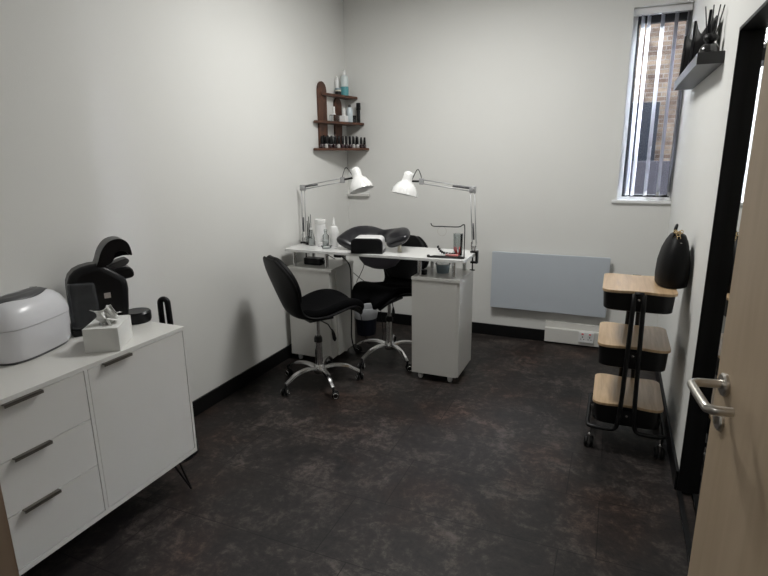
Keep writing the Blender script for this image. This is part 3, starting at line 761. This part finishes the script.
bottle('small_bottle', 'small translucent bottle standing in front of the tall white nozzle bottle', 'bottle', (.300, -.985, DZ), [('bottle_body', [(0, 0), (.022, 0), (.024, .01), (.023, .085), (.010, .10), (.009, .115), (0, .115)], 'clear'), ('bottle_cap', cyl(.011, .112, .132), 'clear'), ('liquid', [(0, .002), (.020, .003), (.020, .05), (0, .05)], 'whiteplastic')])
t = thing('glass_dish', 'small shallow clear dish near the front edge of the desk', 'dish', (.335, -1.04, DZ))
link('dish_body', LT([(0, 0), (.03, 0), (.042, .018), (.040, .018), (.028, .004), (0, .004)], seg=24), M['clear'], t, smooth=True, auto=50)
link('dish_pad', LT(cyl(.025, .005, .012), seg=20), M['paper'], t, smooth=True, auto=50)
bottle('small_pot', 'tiny white round pot between the canister and the glass dish', 'pot', (.268, -1.0, DZ), [('pot_body', cyl(.014, 0, .025), 'whiteplastic'), ('pot_lid', cyl(.015, .025, .035), 'whitegloss')])

# ------------------------------------------------------------------ right of the desk
t = thing('wire_stand', 'black wire stand with a hanging ring at the right of the desk', 'stand', (1.27, -1.10, DZ))
z0 = .005
link('wire_frame', TB(bez([(-.105, -.01, .225), (-.09, -.01, .207), (-.03, -.01, .207), (.08, 0, .207), (.11, 0, .222), (.122, 0, .21), (.122, 0, .1), (.122, 0, .012)], 4), .0035, 8), M['black'], t, smooth=True)
link('base_bar', (lambda bm: (tube(bm, [(-.11, -.035, z0), (.122, -.02, z0)], .0045, 8), tube(bm, [(-.11, -.035, z0), (-.085, .01, z0), (.122, .02, z0), (.122, -.02, z0)], .0045, 8), bm)[-1])(bmesh.new()), M['black'], t, smooth=True)
link('end_knob', LT([(0, -.01), (.009, -.006), (.011, 0), (.009, .006), (0, .01)], (-.112, -.035, .011), seg=14), M['black'], t, smooth=True)
link('hanging_ring', TB([(-.028+.030*cos(a), -.008, .175+.030*sin(a)) for a in [2*pi*k/24 for k in range(24)]], .0012, 6, True), M['steel'], t, smooth=True)
t = thing('nail_colour_fan', 'curved strip of black nail colour samples near the right of the desk', 'sample strip', (1.235, -1.02, DZ))
fp = bez([(-.055, .03, .045), (-.03, .01, .022), (.0, -.005, .012), (.04, -.012, .010), (.075, -.01, .012)], 4)
link('strip', TB(fp, .003, 6), M['black'], t, smooth=True)
for i in range(0, len(fp), 2):
    p = fp[i]; link('nail_tip', BX(p.x-.0055, p.x+.0055, p.y-.012, p.y+.012, p.z-.004, p.z+.012), M['blackgloss'], t, bevel=.003)
t = thing('brush_glass', 'clear acrylic holder with pink and red sticks at the right of the desk', 'holder', (1.325, -1.01, DZ))
link('holder_box', LT([(0, 0), (.032, 0), (.034, .15), (.032, .15), (.030, .004), (0, .004)], seg=8), M['clear'], t)
rnd = random.Random(3)
for i in range(6):
    a = i*1.05; q = TB([(.01*cos(a), .01*sin(a), .006), (.026*cos(a+.3), .026*sin(a+.3), .05+.012*rnd.random())], .0045, 8)
    tag(link('stick', q, M['red'], None, smooth=True, loc=(1.325, -1.01, DZ)), 'short pink red stick standing in the clear holder on the desk', 'stick', 'sticks in the clear holder')
pf = mat('pink_file', (.8, .45, .42), .6)
for i in range(5):
    o = link('nail_file', BX(-.042, .042, -.006, .006, 0, .0035, mtx=Matrix.Rotation(.12*i-.3, 4, 'Z')), M['red'] if i % 2 else pf, None, loc=(1.30, -1.068, DZ+.0005+i*.0037))
    tag(o, ('red' if i % 2 else 'pale pink')+' nail file in the small heap at the right of the desk', 'nail file', 'nail files in a heap')

# ------------------------------------------------------------------ corner shelf unit
t = thing('corner_shelf', 'dark walnut three tier corner shelf high on the wall', 'shelf', (0, 0, 1.585))
for a, b, z in ((.62, .222, 1.585), (.60, .178, 1.800), (.47, .118, 2.020)):
    poly = [(.002, -.002), (.002, -a+.02), (.02, -a), (.04, -a+.012), (b, -.035), (b, -.002)]
    link('shelf_board', prism(poly, z-1.585, z-1.585+.02), M['walnut'], t, bevel=.003)
for y0, y1, zt_ in ((-.515, -.375, 2.10), (-.24, -.11, 2.0)):
    n = 8; r = (y1-y0)/2; yc = (y0+y1)/2
    poly = [(y1, 1.6-1.585), (y1, zt_-1.585-r*.6)]+[(yc+r*cos(pi*k/n), zt_-1.585-r*.6+r*sin(pi*k/n)) for k in range(1, n)]+[(y0, zt_-1.585-r*.6), (y0, 1.6-1.585)]
    link('upright', prism(poly, .001, .016, lambda a, b, h: (h, a, b)), M['walnut'], t, bevel=.002)
# nail polishes on the bottom board
def polish(i, loc, label, body, sc=1):
    t = thing('nail_polish', label, 'nail polish', loc, 0, 'nail polishes on the bottom corner shelf')
    t.scale = (sc, sc, sc)
    link('glass_body', LT([(0, 0), (.013, 0), (.015, .003), (.015, .026), (.011, .034), (.006, .037), (0, .037)], seg=14), body, t, smooth=True, auto=40)
    link('cap', LT([(.011, .036), (.0115, .04), (.0095, .094), (.008, .097), (0, .097)], seg=14), M['blackgloss'], t, smooth=True, auto=40)
    return t
wg = mat('white_polish', (.45, .43, .42), .1, coat=1); dg = mat('dark_polish', (.03, .01, .014), .1, coat=1)
front = [(.045, -.535), (.060, -.488), (.072, -.442), (.086, -.396), (.100, -.350), (.113, -.305), (.126, -.260), (.140, -.214), (.152, -.168), (.166, -.122), (.180, -.078), (.196, -.04)]
whites = (1, 4, 8, 9)
for i, (a, b) in enumerate(front):
    p_ = polish(i, (a, b, 1.605), 'pale nail polish with a black cap in the front row of the bottom corner shelf' if i in whites else 'dark nail polish with a black cap in the front row of the bottom corner shelf', wg if i in whites else dg, .95)
for i in range(10):
    polish(i, (.028+.011*i, -.47+.046*i, 1.605), 'dark nail polish in the back row of the bottom corner shelf', dg, 1.05)
# middle board
for i, (yy, xx, l) in enumerate(((-.36, .07, 'clear squat dispenser bottle with a white cap at the left of the middle corner shelf'), (-.21, .085, 'white square dispenser bottle at the centre of the middle corner shelf'))):
    t = thing('dispenser_bottle', l, 'bottle', (xx, yy, 1.82), 0, 'dispensers on the middle corner shelf')
    link('bottle_body', prism(rrect(-.03, .03, -.03, .03, .008), 0, .052), M['clear'] if i == 0 else M['whiteplastic'], t, bevel=.004)
    link('collar', LT([(.02, .052), (.012, .062), (0, .062)], seg=16), M['whiteplastic'], t, smooth=True)
    link('cap', LT(cyl(.010, .060, .118), seg=14), M['whitegloss'], t, smooth=True, auto=40)
bottle('lotion_bottle', 'pale blue lotion bottle standing on the middle corner shelf', 'bottle', (.10, -.13, 1.82), [('bottle_body', [(0, 0), (.026, 0), (.028, .004), (.028, .10), (.018, .125), (0, .125)], mat('pale_blue', (.55, .62, .66), .3)), ('bottle_cap', cyl(.013, .125, .148), 'greyplastic')])
bottle('black_tube', 'slim tall black tube at the right end of the middle corner shelf', 'tube', (.150, -.055, 1.82), [('tube_body', cyl(.015, 0, .105), 'black'), ('tube_cap', cyl(.019, .105, .165), 'blackgloss')])
bottle('small_black_jar', 'short black jar beside the slim black tube on the corner shelf', 'jar', (.125, -.085, 1.82), [('jar_body', cyl(.016, 0, .035), 'darkglass'), ('jar_lid', cyl(.017, .036, .06), 'black')])
# top board
bottle('cleanser_bottle', 'tall clear bottle with a teal lower half on top of the corner shelf', 'bottle', (.053, -.12, 2.04), [('bottle_body', [(.034, .075), (.034, .14), (.028, .16), (.016, .168), (0, .168)], mat('frosted', (.62, .68, .68), .3)), ('teal_label', [(0, 0), (.031, 0), (.0345, .004), (.0345, .075), (0, .075)], 'teal'), ('bottle_cap', [(.017, .168), (.017, .19), (.011, .21), (0, .215)], 'whitegloss')])
bottle('cream_tub', 'short black jar with a pale lid band on top of the corner shelf', 'jar', (.045, -.225, 2.04), [('jar_body', cyl(.026, 0, .028), 'black'), ('jar_band', cyl(.0265, .028, .038), 'cream'), ('jar_lid', cyl(.026, .038, .056), 'bluegrey')])
bottle('white_tube', 'slim white tube standing behind the short black jar on the corner shelf', 'tube', (.022, -.20, 2.04), [('tube_body', cyl(.015, 0, .12), 'whiteplastic'), ('tube_cap', cyl(.011, .12, .15), 'whitegloss')])

# ------------------------------------------------------------------ wall ledge on the right wall with frames and diffuser
LZ = 1.968
t = thing('picture_ledge', 'black floating picture ledge high on the right wall', 'ledge', (RX, -1.06, 1.918))
link('ledge_board', BX(-.105, 0, -.56, .56, .0, .05), M['ledge'], t, bevel=.002)
def standing(name, y0, y1, xo0, xo1, h, label, dip):
    """upright black frame between two footprint points on the ledge"""
    p0 = Vector((RX-xo0, y0, 0)); p1 = Vector((RX-xo1, y1, 0)); L_ = (p1-p0).length; a = math.atan2(p1.y-p0.y, p1.x-p0.x)
    t = thing(name, label, 'picture frame', (p0.x, p0.y, LZ+.001), a, 'frames on the picture ledge')
    top = [(L_*(1-k/10), h-dip*sin(pi*k/10)) for k in range(11)]
    link('frame_border', prism([(0, 0), (L_, 0)]+top, -.012, .0, lambda q, b, x: (q, x+.10*b*.3, b)), M['blackgloss'], t, bevel=.0015)
    pts2 = [(.018, .02), (L_-.018, .02)]+[(.018+(q-.0)*(L_-.036)/L_, b-.02) for q, b in top]
    link('print', prism(pts2, .0002, .001, lambda q, b, x: (q, x+.10*b*.3, b)), mat('dark_print', (.02, .019, .021), .3, noise=.5, nscale=30), t)
standing('standing_frame', -.62, -.80, .012, .095, .21, 'black standing frame at the far end of the picture ledge', .012)
standing('standing_frame', -.98, -1.14, .012, .085, .22, 'black standing frame in the middle of the picture ledge', .05)
standing('standing_frame', -1.30, -1.44, .010, .055, .205, 'black standing frame behind the reed diffuser on the ledge', .03)
t = thing('reed_diffuser', 'black glass reed diffuser with four reeds at the near end of the ledge', 'diffuser', (2.604, -1.52, LZ))
link('diffuser_bottle', LT([(0, 0), (.036, 0), (.042, .006), (.041, .025), (.028, .045), (.012, .052), (0, .052)], seg=28), M['darkglass'], t, smooth=True, auto=50)
bm = bmesh.new(); bmesh.ops.create_icosphere(bm, subdivisions=3, radius=.029)
for v in bm.verts:
    v.co *= 1+.10*sin(v.co.x*260)*sin(v.co.y*230+1)*cos(v.co.z*240); v.co.z = v.co.z*.72+.072
link('flower_ball', bm, M['black'], t, smooth=True)
for a, b in ((-.034, .010), (-.004, -.01), (.022, .0), (.040, .012)):
    link('reed', TB([(a*.25, b*.25, .03), (a, b, .205)], .0026, 6), M['black'], t, smooth=True)

# ------------------------------------------------------------------ trolley
TX, TY = 2.421, -1.445
t = thing('trolley', 'black three tier rolling trolley with oak topped trays by the right wall', 'trolley', (TX, TY, 0))
hxw, hyw = .171, .208
for z, bd in ((.880, .11), (.590, .125), (.268, .125)):
    def outline(hx, hy, r=.045):
        p = rrect(-hx, hx, -hy, hy, r, 6)
        out = []
        for (a, b) in p: out.append((a, b))
        # insert gentle waist on the two short sides
        res = []
        for i, (a, b) in enumerate(out):
            res.append((a, b)); a2, b2 = out[(i+1) % len(out)]
            if abs(b-b2) < 1e-6 and abs(a-a2) > .1:
                for k in range(1, 10):
                    q = k/10; x = a+(a2-a)*q; dip = .012*max(0, cos((x/(hx*.55))*pi/2)) if abs(x) < hx*.55 else 0
                    res.append((x, b-math.copysign(dip, b)))
        return res
    link('tray_lid', prism(outline(hxw, hyw), z-.014, z), M['oak'], t, bevel=.002)
    link('basket', loft([(z-bd, hxw-.016, hyw-.026), (z-bd+.004, hxw-.010, hyw-.020), (z-.014, hxw-.004, hyw-.012)], 44, 7), M['black'], t, smooth=True, auto=40)
# frame tubes: two C tubes at each short side, joined by the base loops
for sx in (-1, 1):
    pts = []
    for sy in (-1, 1):
        y = sy*(hyw+.004)
        top = [(sx*.022, y, .868), (sx*.026, y, .60), (sx*.032, y, .30), (sx*.040, y, .17), (sx*.055, y, .132), (sx*.09, y, .125), (sx*.145, y, .125), (sx*.176, y-sy*.01, .125), (sx*.186, y-sy*.035, .125)]
        pts.append(top)
    path = pts[0]+[(sx*.186, 0, .125)]+pts[1][::-1]
    link('frame_tube', TB(bez(path, 4), .0115, 10), M['black'], t, smooth=True)
for sy in (-1, 1):
    y = sy*(hyw+.004)
    link('top_cross_bar', TB([(-.022, y, .868), (.022, y, .868)], .011, 10), M['black'], t, smooth=True)
    for z in (.840, .545, .215):
        b_ = link('bracket', BX(-.024, .024, min(y-sy*.022, y+sy*.002), max(y-sy*.022, y+sy*.002), z-.02, z+.02), M['black'], t)
        link('bolt', LT([(0, 0), (.007, 0), (.006, .004), (0, .005)], (0, y+sy*.002, z), (0, sy, 0), 12), M['chrome'], b_, smooth=True, auto=40)
for sx in (-1, 1):
    for sy in (-1, 1):
        cx, cy = sx*.172, sy*.185
        bm = bmesh.new()
        for s in (-1, 1): lathe(bm, [(0, -.009), (.025, -.009), (.030, -.004), (.030, .004), (.025, .009), (0, .009)], (cx+s*.014, cy-.008, .030), (1, 0, 0), 18)
        c_ = link('caster', bm, M['black'], t, smooth=True, auto=40)
        link('caster_fork', BX(cx-.006, cx+.006, cy-.02, cy+.012, .03, .075), M['chrome'], c_, bevel=.003)
        link('caster_stem', LT([(.009, .07), (.011, .09), (.008, .118)], (cx, cy, 0), seg=14), M['chrome'], c_, smooth=True)

# ------------------------------------------------------------------ handbag
t = thing('handbag', 'black leather handbag with gold clasp standing on the trolley against the wall', 'handbag', (2.572, -1.405, .8805), radians(2))
bm = bmesh.new(); rings = []; n = 28
for z, hx, hy, cx in ((0, .060, .125, 0), (.006, .072, .138, 0), (.05, .076, .145, .002), (.12, .073, .142, .003), (.18, .062, .130, .005), (.225, .048, .105, .008), (.255, .034, .075, .010), (.265, .018, .06, .010)):
    r = []
    for k in range(n):
        a = 2*pi*k/n; c, s = cos(a), sin(a)
        r.append(bm.verts.new((cx+hx*math.copysign(abs(c)**.75, c), hy*math.copysign(abs(s)**.75, s), z)))
    rings.append(r)
for A, B in zip(rings, rings[1:]):
    for k in range(n): bm.faces.new((A[k], A[(k+1) % n], B[(k+1) % n], B[k]))
bm.faces.new(rings[0][::-1]); bm.faces.new(rings[-1])
link('bag_body', bm, M['leather'], t, smooth=True)
link('handle', TB(bez([(-.02, -.06, .235), (-.012, -.055, .275), (0, 0, .305), (.0, .05, .28), (.0, .06, .24)], 6), .006, 10), M['leather'], t, smooth=True)
link('side_ring', TB([(.012+.012*cos(a), -.1-.0, .215+.012*sin(a)) for a in [2*pi*k/16 for k in range(16)]], .0025, 8, True), M['steel'], t, smooth=True)
bm = bmesh.new(); rnd = random.Random(5)
for i in range(8):
    c = Vector((.004+rnd.uniform(-.018, .012), -.075+rnd.uniform(-.01, .015), .262+rnd.uniform(-.02, .02)))
    tube(bm, [c+Vector((.008*cos(a), .003*i % .004, .008*sin(a))) for a in [2*pi*k/10 for k in range(10)]], .0022, 6, True)
link('gold_clasp', bm, M['gold'], t, smooth=True)

# ------------------------------------------------------------------ colour management
s = bpy.context.scene
s.view_settings.view_transform = 'Standard'; s.view_settings.look = 'None'; s.view_settings.gamma = 1
s.view_settings.use_curve_mapping = False; s.view_settings.exposure = 1.68
